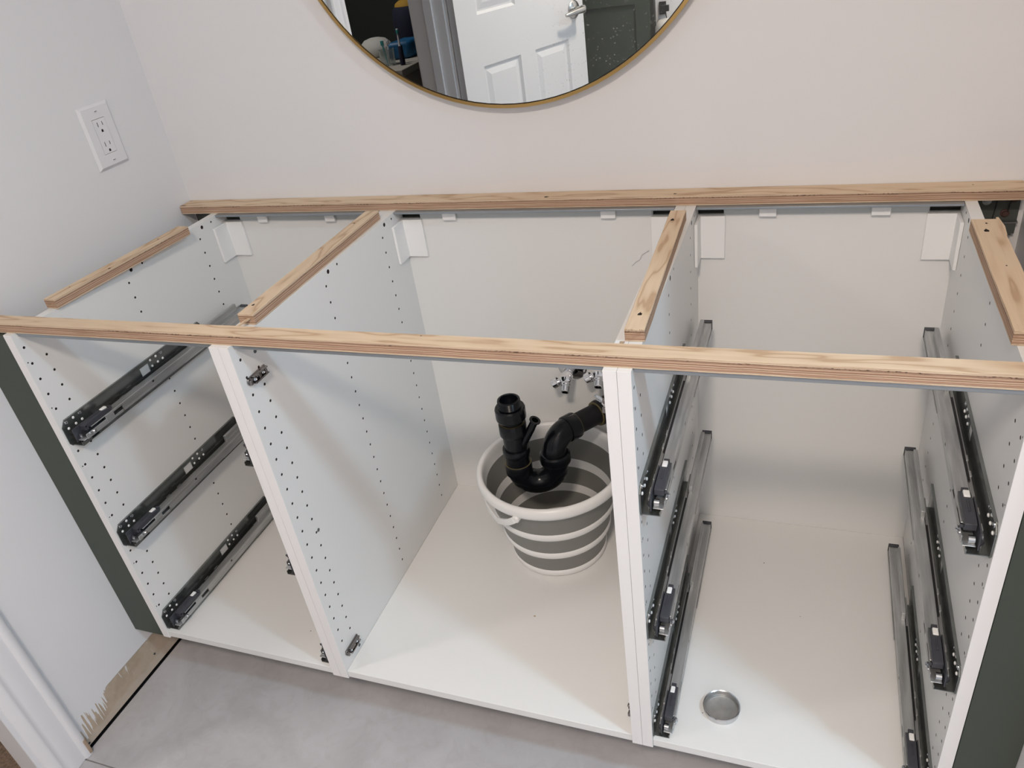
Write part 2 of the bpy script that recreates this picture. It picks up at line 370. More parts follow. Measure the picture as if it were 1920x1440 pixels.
# white six panel door standing open (seen in the mirror)
def door():
    L, T = .762, .035; Hh = 2.015
    root = tag(empty('door_1', (-.055, -1.035, FLOOR+.008)), None, None, None, 'structure'); root.rotation_euler[2] = math.atan2(-.71, .322)
    def P(u, v, w_): return (u, T/2 - w_, v)      # visible face toward +local y
    cols = ((.115, .335), (.427, .647)); rows = ((.20, .845), (1.035, 1.62), (1.72, 1.90))
    holes = [rect(a, c, b, d) for a, b in cols for c, d in rows]
    mb = MB(); mb.holed(rect(0, 0, L, Hh), holes, P, T-.02, blind=None); mb.box((0, -T/2, 0), (L, T/2-.015, Hh))
    slab = mb.build('door_slab', M['door'], root, smooth=False)
    for a, b in cols:
        for c, d in rows:
            mb = MB(); s1, s2 = .012, .038
            def ring(ins, dep): return [P(a+ins, c+ins, dep), P(b-ins, c+ins, dep), P(b-ins, d-ins, dep), P(a+ins, d-ins, dep)]
            R = [ring(-.0005, .0), ring(.010, .009), ring(.016, .009), ring(s2, .002)]
            vs = [[mb.bm.verts.new(p) for p in r] for r in R]
            for i in range(3):
                for j in range(4): mb.bm.faces.new((vs[i][j], vs[i][(j+1) % 4], vs[i+1][(j+1) % 4], vs[i+1][j]))
            mb.bm.faces.new(vs[3]); mb.build('door_panel', M['door'], root, smooth=False)
    hx, hz = L-.065, .955
    mb = MB(); f = T/2
    mb.lathe([(.037, 0), (.037, .004), (.030, .010), (.014, .013), (.013, .040), (.016, .048), (.016, .060), (.009, .062)], (hx, f, hz), (0, 1, 0), 28)
    mb.tube([(hx, f+.052, hz), (hx-.03, f+.056, hz-.001), (hx-.07, f+.054, hz-.004), (hx-.105, f+.046, hz-.008)], [.016, .0135, .010, .007], 16)
    mb.build('door_handle', mat('satin_nickel', (.55, .54, .52), .25, metal=1), root)
    for z in (.2, 1.3, 1.8): MB().cyl((-.004, T/2-.002, z-.045), (-.004, T/2-.002, z+.045), .006).build('hinge', M['nickel'], root)
door()

# spare dark green door leaning by the wall behind the camera, hook and towel beside it
gd = empty('cabinet_door', (.20, -1.925, FLOOR), 'dark green shaker cabinet door standing upright behind the open white door, seen in the mirror', 'cabinet door')
mb = MB(); mb.holed(rect(-.33, .001, .33, 1.95), [rect(-.265, .07, .265, .925), rect(-.265, .99, .265, 1.885)], lambda u, v, w_: (u, -w_, v), .020)
mb.build('door_frame', M['green'], gd, bevel=.001)
for a, b in ((.06, .935), (.98, 1.895)): MB().box((-.275, -.014, a), (.275, -.008, b)).build('door_panel', M['green'], gd)
MB().box((-.33, -.072, .001), (.345, -.022, 1.95)).build('door_backing', mat('green_side', (.03, .03, .027), .6), gd)
hk = empty('towel_hook', (.580, FY, .757), 'black square wall hook on the pale wall behind the green door, seen in the mirror', 'hook')
MB().box((-.018, .0002, -.027), (.014, .008, .027)).build('hook_plate', M['black'], hk, bevel=.002)
mb = MB(); mb.box((-.006, .008, -.006), (.006, .045, .006)); mb.box((-.006, .040, -.010), (.034, .054, .016)); mb.build('hook_arm', M['black'], hk, bevel=.0015)
tw = MB(); tw.band([(.598, FY+.047, .757-.012), (.602, FY+.047, .72), (.610, FY+.046, .67)], .004, .0018, up=(0, 1, 0)); tag(tw.build('hanging_strap', M['black']), 'short black strap hanging from the black wall hook, seen in the mirror', 'strap')
tw = MB(); tw.lathe([(.012, 0), (.052, .006), (.066, .03), (.070, .09), (.066, .20), (.05, .235), (.01, .24)], (.622, FY+.075, .722), (0, 0, -1), 20)
tag(tw.build('bath_sponge', M['cloth'], angle=80), 'white round mesh sponge hanging by the black wall hook, seen in the mirror', 'sponge')

# things on the counter across the hall (seen in the mirror through the doorway)
ct = empty('hall_counter', (-.9, -1.72, FLOOR), 'cream counter with drawers across the doorway, seen in the mirror', 'counter')
CZ = .70 - FLOOR
MB().box((-.43, -.38, CZ-.03), (.43, .38, CZ)).build('counter_top', M['cream'], ct, bevel=.003)
MB().box((-.41, -.36, .001), (.41, .36, CZ-.0305)).build('counter_body', M['cream'], ct)
for k in range(3): MB().box((-.39, .36, .08+.23*k), (.39, .378, .29+.23*k)).build('drawer_front', M['cream'], ct, bevel=.003)
mb = MB(); mb.lathe([(.02, 0), (.080, .004), (.088, .03), (.078, .055), (.055, .076), (.025, .084), (.005, .085)], (-.83, -1.80, .7005), (0, 0, 1), 14)
tag(mb.build('tissue_pack', M['cloth'], angle=60), 'crumpled white cloth bag on the hall counter, seen in the mirror', 'bag')
for (bx, by, m_, lb) in ((-.523, -1.465, 'teal', 'white electric toothbrush with a teal head on the hall counter, seen in the mirror'), (-.543, -1.505, 'cloth', 'white electric toothbrush with a pale head behind the teal one, seen in the mirror')):
    e = empty('electric_toothbrush', (bx, by, .7005), lb, 'toothbrush', 'toothbrushes on the hall counter')
    MB().lathe([(.017, 0), (.018, .02), (.015, .11), (.010, .12)], seg=14).build('handle', M['navy'], e)
    MB().lathe([(.009, .12), (.007, .135), (.004, .20), (.003, .205)], seg=12).build('neck', M['white'], e)
    MB().box((-.005, -.004, .195), (.009, .008, .22)).build('brush_head', M[m_], e, bevel=.002); e.scale = (.68, .68, .68)
gl = MB(); gl.lathe([(.033, 0), (.037, .07), (.034, .07), (.030, .004)], (-.61, -1.49, .7005), (0, 0, 1), 24, cap1=True)
tag(gl.build('tumbler', M['glass']), 'clear glass tumbler holding small brushes, seen in the mirror', 'glass')
for i, (dx, dy, c_) in enumerate(((.01, .012, 'white'), (-.012, -.008, 'teal'), (.0, -.015, 'white'))):
    mb = MB(); mb.tube([(-.61+dx*.4, -1.49+dy*.4, .706), (-.61+dx*1.8, -1.49+dy*1.8, .79)], .0035, 8); mb.box((-.616+dx*1.8, -1.495+dy*1.8, .785), (-.604+dx*1.8, -1.485+dy*1.8, .805))
    tag(mb.build('toothbrush', M[c_]), ('slim white toothbrush leaning to one side of the glass tumbler, seen in the mirror', 'slim teal toothbrush in the glass tumbler, seen in the mirror', 'slim white toothbrush standing at the front of the glass tumbler, seen in the mirror')[i], 'toothbrush', 'toothbrushes in the tumbler')
mb = MB(); mb.prism([(-.665, -1.60, .7005), (-.56, -1.63, .7005), (-.545, -1.755, .7005), (-.65, -1.765, .7005)], (0, 0, .078)); tag(mb.build('blue_bag', M['blue'], bevel=.015), 'bright blue bag standing on the hall counter, seen in the mirror', 'bag')
nb = empty('navy_pack', (-.66, -1.880, .7005), 'navy and yellow backpack behind the blue bag, seen in the mirror', 'backpack')
MB().lathe([(.07, 0), (.085, .06), (.082, .14), (.075, .19), (.06, .205)], seg=18).build('pack_body', M['navy'], nb, angle=60)
MB().lathe([(.060, .2055), (.055, .218), (.035, .230), (.01, .233)], seg=18).build('pack_lid', M['yellow'], nb, angle=60)
mb = MB(); mb.tube([(-1.55, -1.9, FLOOR+.02), (-1.6, -2.1, .8), (-1.68, -2.5, 1.6)], [.09, .07, .05], 12); tag(mb.build('rolled_blanket', M['navy']), 'dark blue rolled blanket leaning in the hall, seen in the mirror', 'blanket')

# ceiling lamps; the hall one is added to brighten the dark room
for nm, loc, sz, p_, c_ in LIGHTS:
    lb = {2.4: 'round recessed ceiling lamp beyond the alcove wall', 1.22: 'round recessed ceiling lamp above the vanity front', -1.1: 'added round ceiling lamp that brightens the dark hall'}[loc[0]]
    e = empty('ceiling_lamp', (loc[0], loc[1], CEIL), lb, 'ceiling lamp', 'ceiling lamps')
    r = sz/2
    MB().lathe([(r+.03, 0), (r+.028, -.008), (r+.004, -.010), (r+.004, 0)], seg=32).build('lamp_ring', M['white'], e)
    MB().lathe([(r+.003, -.001), (r+.003, -.006)], seg=32).build('lamp_diffuser', M['diff'], e)

# ---------------------------------------------------------------- outlet on the wall
ol = empty('wall_outlet', (LW, .4432, .979), 'white double wall outlet with rectangular cover plate, on the wall above the cabinets', 'outlet')
mb = MB(); hw, hh = .041, .062
R = [[(x, y*sy, z*sz) for y, z in ((-1,-1),(1,-1),(1,1),(-1,1))] for x, sy, sz in ((.0002, hw, hh), (.002, hw, hh), (.0062, hw-.005, hh-.005))]
mb.rings(R, True, False)
mb.holed(rect(-hw+.005, -hh+.005, hw-.005, hh-.005), [rect(-.0172, -.0345, .0172, .0345)], lambda u, v, w_: (.0062-w_, u, v), .003)
mb.build('cover_plate', M['white'], ol, smooth=False)
mb = MB(); slots = []
for s in (1, -1):
    c = s*.0195
    slots += [rect(-.0072, c-.0005, -.0056, c+.0085), rect(.0056, c+.001, .0072, c+.008)]
    slots.append([(-.0026, c-.0115), (.0026, c-.0115), (.0026, c-.008), (.0015, c-.0062), (-.0015, c-.0062), (-.0026, c-.008)])
mb.hole_mi = 1
mb.holed(rect(-.0165, -.0338, .0165, .0338), slots, lambda u, v, w_: (.0066-w_, u, v), .006, blind=.005)
mb.build('receptacle', [M['white'], M['hole']], ol, smooth=False)
for s in (1, -1):
    mb = MB(); mb.lathe([(.0035, 0), (.0033, .001), (.002, .0014)], (.0062, 0, s*.0485), (1, 0, 0), 16); sc_ = mb.build('plate_screw', M['white'], ol)
    MB().box((.0070, -.0031, s*.0485-.0005), (.0079, .0031, s*.0485+.0005)).build('screw_slot', M['hole'], sc_)

# ---------------------------------------------------------------- mirror
mi = empty('round_mirror', (.758, .5965, 1.356), 'large round wall mirror with a thin brass frame', 'mirror')
mb = MB(); mb.lathe([(.4095, 0), (.4095, -.0208), (.400, -.0208), (.400, -.006), (.4035, -.006), (.4035, 0)], (0, 0, 0), (0, -1, 0), 128, closed=True, cap0=False, cap1=False)
mb.build('mirror_frame', M['gold'], mi)
MB().lathe([(.4040, -.0031), (.4040, -.0061)], (0, 0, 0), (0, -1, 0), 96).build('mirror_edge', M['black'], mi)
MB().lathe([(.4018, -.0016), (.4018, -.0030)], (0, 0, 0), (0, -1, 0), 96).build('mirror_glass', M['mirror'], mi)

# ---------------------------------------------------------------- cabinets
H = .762; PT = .018; DY = .594; BT = .0205
ZR = [.7319 - .032*k for k in range(22)]
def side_holes(dy=0):
    h = []; full = True
    for k, z in enumerate(ZR):
        if z < .045: continue
        if k > 0: h.append(circle(.0445, z, .0026, 8))
        h.append(circle(.0120, z, .0026, 8)) if full or k > 0 else None
        h.append(circle(.2735, z, .0025, 8)); h.append(circle(.4994, z, .0025, 8))
    for y in (.323, .549): h.append(circle(y, .753, .0024, 8))
    for y in (.2906, .5165): h.append(circle(y, .7528, .0042, 12))
    for z in (() if dy else (.7050, .6095, .476, .348, .222, .094)): h.append(circle(.0055, z, .0014, 6))
    return [[(u+dy, v) for u, v in q] for q in h]
def side_panel(x_in, sgn, parent):
    """x_in: inner face; sgn = +1 when the inner face looks toward +x"""
    mb = MB(); mb.hole_mi = 1
    mb.holed(rect(0, 0, .602, H), side_holes(.005 if abs(x_in-.5) < .04 else 0), lambda u, v, w_: (x_in - sgn*w_, u, v), PT-.0002, blind=.011)
    mb.mi = 2; mb.box((x_in - sgn*(PT-.0003), -.0006, .0005), (x_in - sgn*.0002, .0, H-.0003))
    return mb.build('side_panel', [M['mel'], M['hole'], M['edge']], parent, smooth=False)

def slide(x_in, sgn, Z0, parent):
    """undermount drawer slide: the plate carries runner, catch, roller, end cap, screws"""
    X = lambda o: x_in + sgn*o
    def bx(mb, o0, o1, y0, y1, z0, z1): return mb.box((min(X(o0), X(o1)), y0, Z0+z0), (max(X(o0), X(o1)), y1, Z0+z1))
    holes = [circle(.0148, .0334, .0029, 10), circle(.0324, .0464, .0029, 10), circle(.0325, .0331, .0029, 10), circle(.0477, .0328, .0029, 10),
             rect(.211, .0252, .236, .0438)] + [circle(y, z, .0029, 10) for y, z in ((.2441, .0460), (.2608, .0462), (.2438, .0326), (.2610, .0328), (.2761, .0327))]
    outer = [(.007, 0), (.400, 0), (.399, .011), (.4065, .046), (.401, .0525), (.013, .0525), (.003, .041), (.003, .006)]
    mb = MB(); mb.holed(outer, holes, lambda u, v, w_: (X(.0022-w_), u, Z0+v), .0016)
    mb.prism([(X(.0), .013, Z0+.0518), (X(.0042), .013, Z0+.0518), (X(.0042), .401, Z0+.0518), (X(.0), .401, Z0+.0518)], (0, 0, .0012))
    bx(mb, .0006, .027, .009, .400, 0, .0014); bx(mb, .0257, .0270, .009, .032, .0014, .0075); bx(mb, .0255, .0270, .05, .400, .0014, .005)
    pl = mb.build('drawer_slide', M['plate'], parent)
    # middle profile
    mb = MB(); bx(mb, .0085, .0100, .020, .400, .0016, .020); bx(mb, .0085, .0135, .020, .400, .0195, .021)
    for y in (.030, .060, .135, .17): bx(mb, .0080, .0125, y, y+.012, .021, .0235)
    mm = MB(); bx(mm, .0112, .0160, .125, .325, .012, .0242); bx(mm, .0320, .0324, .203, .208, .0195, .0235); mm.build('black_gap_fill', M['black'], pl)  # black boxes stand for the shaded gap by the runner and a hole
    mb.build('middle_rail', M['steel'], pl, bevel=.0004)
    # runner
    mb = MB(); bx(mb, .0150, .0320, .037, .536, .0245, .0262); bx(mb, .0306, .0322, .115, .536, .0085, .0255); bx(mb, .0306, .0322, .020, .072, .0085, .0190); bx(mb, .0306, .0322, .072, .092, .0085, .0255); bx(mb, .0306, .0322, .092, .115, .0085, .0135); bx(mb, .0306, .0322, .092, .115, .0212, .0255); bx(mb, .0150, .0163, .325, .536, .0085, .0255)
    bx(mb, .0163, .0310, .060, .536, .0085, .0098); bx(mb, .0163, .0310, .012, .045, .0100, .0112); bx(mb, .0322, .0338, .30, .536, .0085, .0100)
    bx(mb, .0152, .0220, .337, .512, .0255, .0425); bx(mb, .0125, .0165, .345, .531, .0235, .0290)
    mb.build('runner', M['steel'], pl, bevel=.0007)
    MB_ = MB(); bx(MB_, .0145, .0335, .536, .5385, .008, .0270); bx(MB_, .0145, .0335, .530, .5385, .0268, .0282); MB_.build('end_cap', M['plastic'], pl, bevel=.0004)
    # catch with white release tab
    P = lambda o, y, z: (X(o), y, Z0+z)
    mb = MB(); prof = [(.030, .0268), (.088, .0268), (.093, .030), (.088, .0335), (.070, .0360), (.033, .0352), (.027, .0335), (.026, .031)]
    mb.prism([P(.0162, y, z) for y, z in prof], (sgn*.0138, 0, 0)); bx(mb, .0180, .0262, .092, .098, .0270, .033)
    bx(mb, .0128, .0148, .010, .080, .006, .034); bx(mb, .0300, .0345, .0275, .0295, .0255, .0300); bx(mb, .0162, .0300, .026, .030, .0235, .0335)
    bx(mb, .0215, .0235, .048, .070, .0350, .0372); mb.prism([P(.0128, .012, .010), P(.0070, .018, .012), P(.0070, .030, .016), P(.0128, .036, .018)], (0, 0, .004))
    mb.build('catch', M['plastic'], pl, bevel=.0006)
    mb = MB(); bx(mb, .0182, .0258, .0755, .0885, .0325, .0370); mb.build('release_tab', M['clipw'], pl, bevel=.0012)
    mb = MB(); mb.cyl(P(.0172, .0205, .0150), P(.0245, .0205, .0150), .0052, seg=16); mb.build('roller', M['screw'], pl)
    mb = MB(); mb.lathe([(.0038, 0), (.0040, .002), (.0025, .004)], P(.0322, .038, .0150), (sgn, 0, 0), 12); mb.lathe([(.0026, 0), (.0026, .0015), (.0012, .0022)], P(.0322, .030, .0155), (sgn, 0, 0), 10)
    for y, z in ((.0153, .0463), (.0483, .0464), (.2765, .0458)): mb.lathe([(.0040, 0), (.0038, .0010), (.0022, .0016), (.0018, .0007)], P(.0022, y, z), (sgn, 0, 0), 12)
    o = mb.build('slide_fasteners', M['screw'], pl); o['kind'] = 'stuff'
    mb = MB()
    for h in holes:
        if len(h) == 4: continue
        cy_ = sum(q[0] for q in h)/len(h); cz_ = sum(q[1] for q in h)/len(h)
        mb.lathe([(.0028, 0), (.0028, .0018), (.0020, .0030), (.0004, .0034)], P(.0004, cy_, cz_), (sgn, 0, 0), 12)
    o = mb.build('white_hole_discs', M['clipw'], pl); o['kind'] = 'stuff'  # white discs added in the round plate holes so these show bright
    return pl

def hinge_plate(x_in, sgn, z, parent):
    X = lambda o: x_in + sgn*o
    def bx(mb, o0, o1, y0, y1, z0, z1): return mb.box((min(X(o0), X(o1)), y0, z+z0), (max(X(o0), X(o1)), y1, z+z1))
    mb = MB(); y0, y1 = .0130, .0610
    mb.lathe([(.0072, 0), (.0072, .003)], (X(0), y0+.007, z), (sgn, 0, 0), 20); bx(mb, 0, .003, y0+.007, y1, -.0072, .0072)
    bx(mb, .003, .0095, y0+.010, y1-.002, .0040, .0066); bx(mb, .003, .0095, y0+.010, y1-.002, -.0066, -.0040)
    bx(mb, .003, .0075, y0+.024, y0+.030, -.0045, .0045); bx(mb, .003, .0105, y1-.010, y1-.006, -.0050, .0050)
    bx(mb, .0075, .0115, y0+.014, y0+.020, .0035, .0070); bx(mb, .003, .0085, y0+.001, y0+.005, -.004, .004)
    o = mb.build('hinge_plate', M['nickel'], parent, bevel=.0007)
    mb = MB()
    for y in (y0+.014, y0+.036): mb.lathe([(.0036, 0), (.0036, .0045), (.0025, .0055), (.0012, .0035)], (X(.002), y, z), (sgn, 0, 0), 14)
    mb.build('plate_screws', M['screw'], o); return o

def corner_cover(x_in, sgn, parent):
    X = lambda o: x_in + sgn*o
    a = [(X(.0003), .5452), (X(.0060), .5452), (X(.0060), .5875), (X(.0490), .5875), (X(.0490), .5938), (X(.0003), .5938)]
    mb = MB(); mb.prism([(p, q, .6555) for p, q in a], (0, 0, .0820)); return mb.build('corner_cover', M['clipw'], parent, bevel=.0009)

def cabinet(x0, wdt, label, slides_l, slides_r, hinges, clips, covers=(1, 1)):
    r = empty('base_cabinet', (0, 0, 0), label, 'cabinet', 'white vanity base cabinets')
    a, b = x0 + PT, x0 + wdt - PT
    side_panel(a, 1, r); side_panel(b, -1, r)
    MB().box((a+.0003, .0012, .0035), (b-.0003, DY, BT)).build('bottom_panel', M['mel'], r, bevel=.0006)
    # back board with two notches at its top corners
    zt, zn = .7475, .7385; nw = .046
    poly = [(a, .0), (b, 0), (b, zn), (b-nw, zn), (b-nw, zt), (a+nw, zt), (a+nw, zn), (a, zn)]
    MB().prism([(x, DY+.0002, z+.003) for x, z in [(p, q-.003 if q else 0) for p, q in poly]], (0, .007, 0)).build('back_panel', M['mel'], r)
    mb = MB(); mb.box((a+.001, .566, .7575), (b-.001, .5935, H-.0003)); mb.build('rear_rail', M['rail'], r, bevel=.0006); MB().box((a+nw+.001, .5905, .7392), (b-nw-.001, .5935, .7572)).build('rear_rail_flange', M['grey'], r, bevel=.0005)
    mb = MB(); mb.box((a+.001, .0115, .7545), (b-.001, .058, H-.0003)); mb.build('front_rail', M['rail'], r, bevel=.0008)
    for (c0, c1) in clips: MB().box((c0, .5845, .7365), (c1, .5903, .7515)).build('rail_clip', M['clipw'], r, bevel=.001)
    if covers[0]: corner_cover(a, 1, r)
    if covers[1]: corner_cover(b, -1, r)
    for z in slides_l: slide(a, 1, z, r)
    for z in slides_r: slide(b, -1, z, r)
    for s, z in hinges: hinge_plate(a if s > 0 else b, s, z, r)
    for lx in (x0+.06, x0+wdt-.06):
        for ly in (.20, .53):
            mb = MB(); mb.lathe([(.030, 0), (.030, .006), (.014, .012), (.014, .10), (.026, .108), (.028, -FLOOR+.0030)], (lx, ly, FLOOR), (0, 0, 1), 20)
            mb.build('leg', M['black'], r)
    return r
SZ = (.5245, .2690, .0215)
c1 = cabinet(0, .4575, 'narrow white open base cabinet in the corner by the wall outlet, drawer slides mounted', SZ, SZ, [], ((.1174, .1425), (.2941, .3190)))
c2 = cabinet(.4575, .610, 'wide white open base cabinet holding the bucket and the black drain pipe', [], [], [(1, .6915), (1, .0555), (-1, .0555), (-1, .6915)], ((.5755, .6050), (.9063, .9350)))
c3 = cabinet(1.0675, .4575, 'white open base cabinet with drawer slides and a small metal lid on its floor', SZ, SZ, [], ((1.1927, 1.2220), (1.3730, 1.4030)))
mb = MB()
for y, z in ((.0533, .727), (.0560, .348), (.0590, .0307)): mb.lathe([(.0036, 0), (.0034, .0008), (.0015, .0010), (.0012, .0002)], (.4755, y, z), (1, 0, 0), 14)
mb.build('connector_screws', M['steeld'], c2)

# dark green filler strips beside the cabinets
tag(MB().box((LW+.0004, .001, .001), (-.0006, .019, H-.002)).build('filler_panel', M['green'], bevel=.0006), 'narrow dark green filler strip between the cabinets and the wall with the outlet', 'filler panel', 'dark green filler strips')
tag(MB().box((1.5262, .001, .001), (XR-.0004, .019, H-.002)).build('filler_panel', M['green'], bevel=.0006), 'wider dark green filler strip at the end of the cabinet with the metal lid', 'filler panel', 'dark green filler strips')

# steel suspension rail on the wall behind the cabinets
sr = empty('suspension_rail', (0, 0, 0), 'steel suspension rail, darkened for shade, on the back wall, its bolts showing past the end cabinet', 'rail')
mb = MB(); mb.box((-.080, .6150, .6960), (1.5925, BW-.0003, .7560)); mb.box((-.080, .6040, .7135), (1.5925, .6150, .7150)); mb.box((-.080, .6040, .6960), (1.5900, .6052, .7135)); mb.box((-.08, .6045, .6925), (1.586, .6060, .6960))
mb.build('rail_profile', mat('rail_shaded_steel', (.10, .108, .10), .5, metal=.4), sr); MB().box((-.08, .6030, .7136), (1.5924, .6045, .7152)).build('rail_lip', M['screw'], sr)  # dark profile colour carries the shade there, bright lip its lit edge
for x, z, m_ in ((1.545, .748, 'steel'), (1.5735, .7270, 'red'), (1.5830, .752, 'red')):
    MB().lathe([(.0068, 0), (.0068, .0012), (.004, .0015), (.004, .005)], (x, .6150, z), (0, -1, 0), 16).build('bolt', M[m_], sr)
mb = MB(); mb.tube([(1.5595, .6135, .765), (1.5590, .6125, .742), (1.5565, .6115, .7165)], .0007, 8); mb.tube([(1.5850, .6135, .755), (1.5775, .6115, .744), (1.5765, .6115, .728)], .0008, 8)
tag(mb.build('thin_wire', M['black']), 'thin black wires hanging over the dark rail in the corner behind the batten', 'wire')

# ---------------------------------------------------------------- plywood battens
PTH = .0185
def batten(corners_y, L, wd, loc, rz, label, holes=(), wob=.0, group='plywood battens on the cabinets'):
    """local: x along the length, y across, z up"""
    n = max(2, int(L/.03)); rnd = random.Random(int(L*1e4))
    top = [(L*i/n, -wd/2 + (rnd.uniform(-wob, wob) if 0 < i < n else 0)) for i in range(n+1)] + [(L*i/n, wd/2 + (rnd.uniform(-wob, wob) if 0 < i < n else 0)) for i in range(n, -1, -1)]
    hs = []
    for hx, hy, hr in holes:
        hs.append([(hx + hr*(1.7 if k % 3 == 0 else 1.0)*math.cos(2*PI*k/9), hy + hr*.8*math.sin(2*PI*k/9)) for k in range(9)])
    mb = MB(); mb.hole_mi = 1; mb.holed(top, hs, lambda u, v, w_: (u, v, PTH-w_), PTH, blind=.006)
    for f in mb.bm.faces:
        f.normal_update()
        if abs(f.normal.z) < .5 and f.material_index == 0: f.material_index = 2
    o = mb.build('plywood_batten', [M['ply'], M['hole'], M['plyedge']], smooth=False, bevel=.0006, segs=1)
    o.location = loc; o.rotation_euler[2] = rz
    return tag(o, label, 'batten', group)
ZB = H + .0001
def screw_in(o, hx, hy):
    MB().lathe([(.0034, 0), (.0034, .001), (.0012, .0004)], (hx, hy, PTH-.0059), (0, 0, 1), 10).build('screw', M['steeld'], o)
b = batten(None, 1.676, .0285, (LW+.002, .0225, ZB), 0, 'long plywood batten lying along the front edge of the cabinets', [(.870, .010, .0008)], .0003)
b = batten(None, 1.672, .040, (LW+.002, .5968, ZB), 0, 'long plywood batten lying against the back wall below the mirror', [(.884, -.010, .0035), (1.128, -.008, .0022), (1.60, .004, .0009)], .0003)
b = batten(None, .352, .028, (.0105, .1010, ZB), math.radians(87.0), 'short plywood batten on the cabinet side nearest the wall outlet', [(.135, -.010, .0022), (.05, .004, .0014), (.28, .003, .0013)], .0004)
screw_in(b, .135, -.010)
b = batten(None, .452, .030, (.4612, .0745, ZB), math.radians(91.2), 'short plywood batten with a torn splinter, on the joint between corner cabinet and bucket cabinet', [(.032, .006, .0022), (.385, .006, .0020)], .0003)
screw_in(b, .032, .006)
mb = MB(); mb.band([(.055, -.008, .0060), (.030, -.0085, .0095), (-.004, -.0040, .0105), (-.028, .004, .0085), (-.048, .014, .0050)], .0010, .0022, up=(0, 0, 1)); mb.build('splinter', M['ply'], b)
b = batten(None, .4300, .0265, (1.0755, .0750, ZB), math.radians(91.4), 'short plywood batten with two dark screw holes, on the joint by the drain pipe', [(.043, .0005, .0036), (.385, .0040, .0034)], .0003)
screw_in(b, .043, .0005); screw_in(b, .385, .0040)
mb = MB(); rnd = random.Random(5)
for k in range(34):
    y = rnd.uniform(-.012, .012); l = rnd.uniform(.002, .006); a = rnd.uniform(-.8, .8); z = PTH + rnd.uniform(-.002, .0004)
    mb.band([(-.001+rnd.uniform(0, .004), y, z), (-l, y+l*.4*a, z+.0008)], .0002, .0002)
o = mb.build('frayed_fibres', M['ply'], b); o['kind'] = 'stuff'
b = batten(None, .345, .036, (1.5190, .1050, ZB), math.radians(90.5), 'short plywood batten with split corner on the outer side of the end cabinet', [(.300, .004, .0040), (.328, .0005, .0016), (.18, -.002, .0009)], .0004)
screw_in(b, .300, .004)
mb = MB(); mb.band([(.290, -.0185, PTH-.003), (.320, -.0200, PTH-.002), (.352, -.0165, PTH-.001)], .0009, .0016); mb.build('splinter', M['ply'], b)
# bare wood where the white facing is torn off the panel top
mb = MB(); mb.prism([(1.0580, .036, H+.0001), (1.0605, .036, H+.0001), (1.0625, .0740, H+.0001), (1.0560, .0740, H+.0001), (1.0570, .055, H+.0001)], (0, 0, .0006))
o = mb.build('torn_chip', M['beige'], c2, smooth=False); o['label'] = 'bare wood chip where the white facing is torn'

# ---------------------------------------------------------------- jar lid on the cabinet floor
ld = empty('jar_lid', (1.1905, .0870, BT+.0002), 'small round silver metal lid lying upside down on the cabinet floor', 'lid')
MB().lathe([(.0300, 0), (.0305, .003), (.0300, .006), (.0308, .011), (.0316, .0125), (.0308, .0135), (.0292, .0125), (.0286, .006), (.0286, .0012)], seg=48, cap1=False).build('lid_rim', mat('tin_rim', (.62, .62, .63), .2, metal=1), ld)
MB().lathe([(.0286, .0005), (.0286, .0014), (.0262, .0018), (.0250, .0012)], seg=48).build('lid_disc', mat('tin_disc', (.40, .395, .385), .45, metal=.7, var=.15, vscale=60), ld)

# ---------------------------------------------------------------- collapsible bucket
BX, BY = .7954, .436
bk = empty('bucket', (BX, BY, BT), 'grey and white striped collapsible bucket under the black drain pipe', 'bucket')
HB = .230
def rad(h): return .1012 + (.150 - .1012)*(h/HB)
def bring(h0, h1, out, name, m_, inn=.003):
    n = 6; po = []; pi_ = []
    for k in range(n+1):
        h = h0 + (h1-h0)*k/n; bulge = out*math.sin(PI*k/n)**.5 if 0 < k < n else 0
        po.append((rad(h)+bulge, h)); pi_.append((rad(h)-inn, h))
    return MB().lathe(po + pi_[::-1], seg=72, closed=True, cap0=False, cap1=False).build(name, m_, bk, angle=50)
seq = [(.0, .020, 1), (.020, .063, 0), (.063, .083, 1), (.083, .125, 0), (.125, .146, 1), (.146, .198, 0)]
for h0, h1, wht in seq: bring(h0, h1, .0035 if wht else -.0015, 'white_ring' if wht else 'grey_band', M['bwhite'] if wht else M['bgrey'])
MB().lathe([(.0985, .0005), (.0985, .004)], seg=60).build('bucket_bottom', M['bgrey'], bk)
MB().lathe([(rad(.198)+.0005, .196), (rad(.205)+.003, .203), (.1560, .2075), (.1592, .214), (.1592, .224), (.1560, .2310), (.1500, .2325), (.1455, .2290), (.1445, .215), (rad(.198)-.003, .196)], seg=96, closed=True, cap0=False, cap1=False).build('rim', M['bwhite'], bk, angle=60)
pts = []
for k in range(33):
    a = math.radians(-101 - 172*k/32); t = k/32; s = math.sin(PI*t)
    r = .1620 - .010*min(1, s*1.6); z = .2040 - .036*min(1, s*2.6)**.8; r = .1485 + .004*math.sin(min(1, s*2)*PI) if t > .12 else .1620 - (.1620-.1510)*(t/.12)
    pts.append((r*math.cos(a), r*math.sin(a), z))
mb = MB(); mb.band(pts, .0070, .0021); hd = mb.build('handle', M['bwhite'], bk, bevel=.0008)
for a in (-100, 86):
    a = math.radians(a); d = (math.cos(a), math.sin(a), 0)
    MB().lathe([(.0085, 0), (.0085, .010), (.006, .013)], (.1500*d[0], .1500*d[1], .205), d, 16).build('pivot', M['bwhite'], bk)

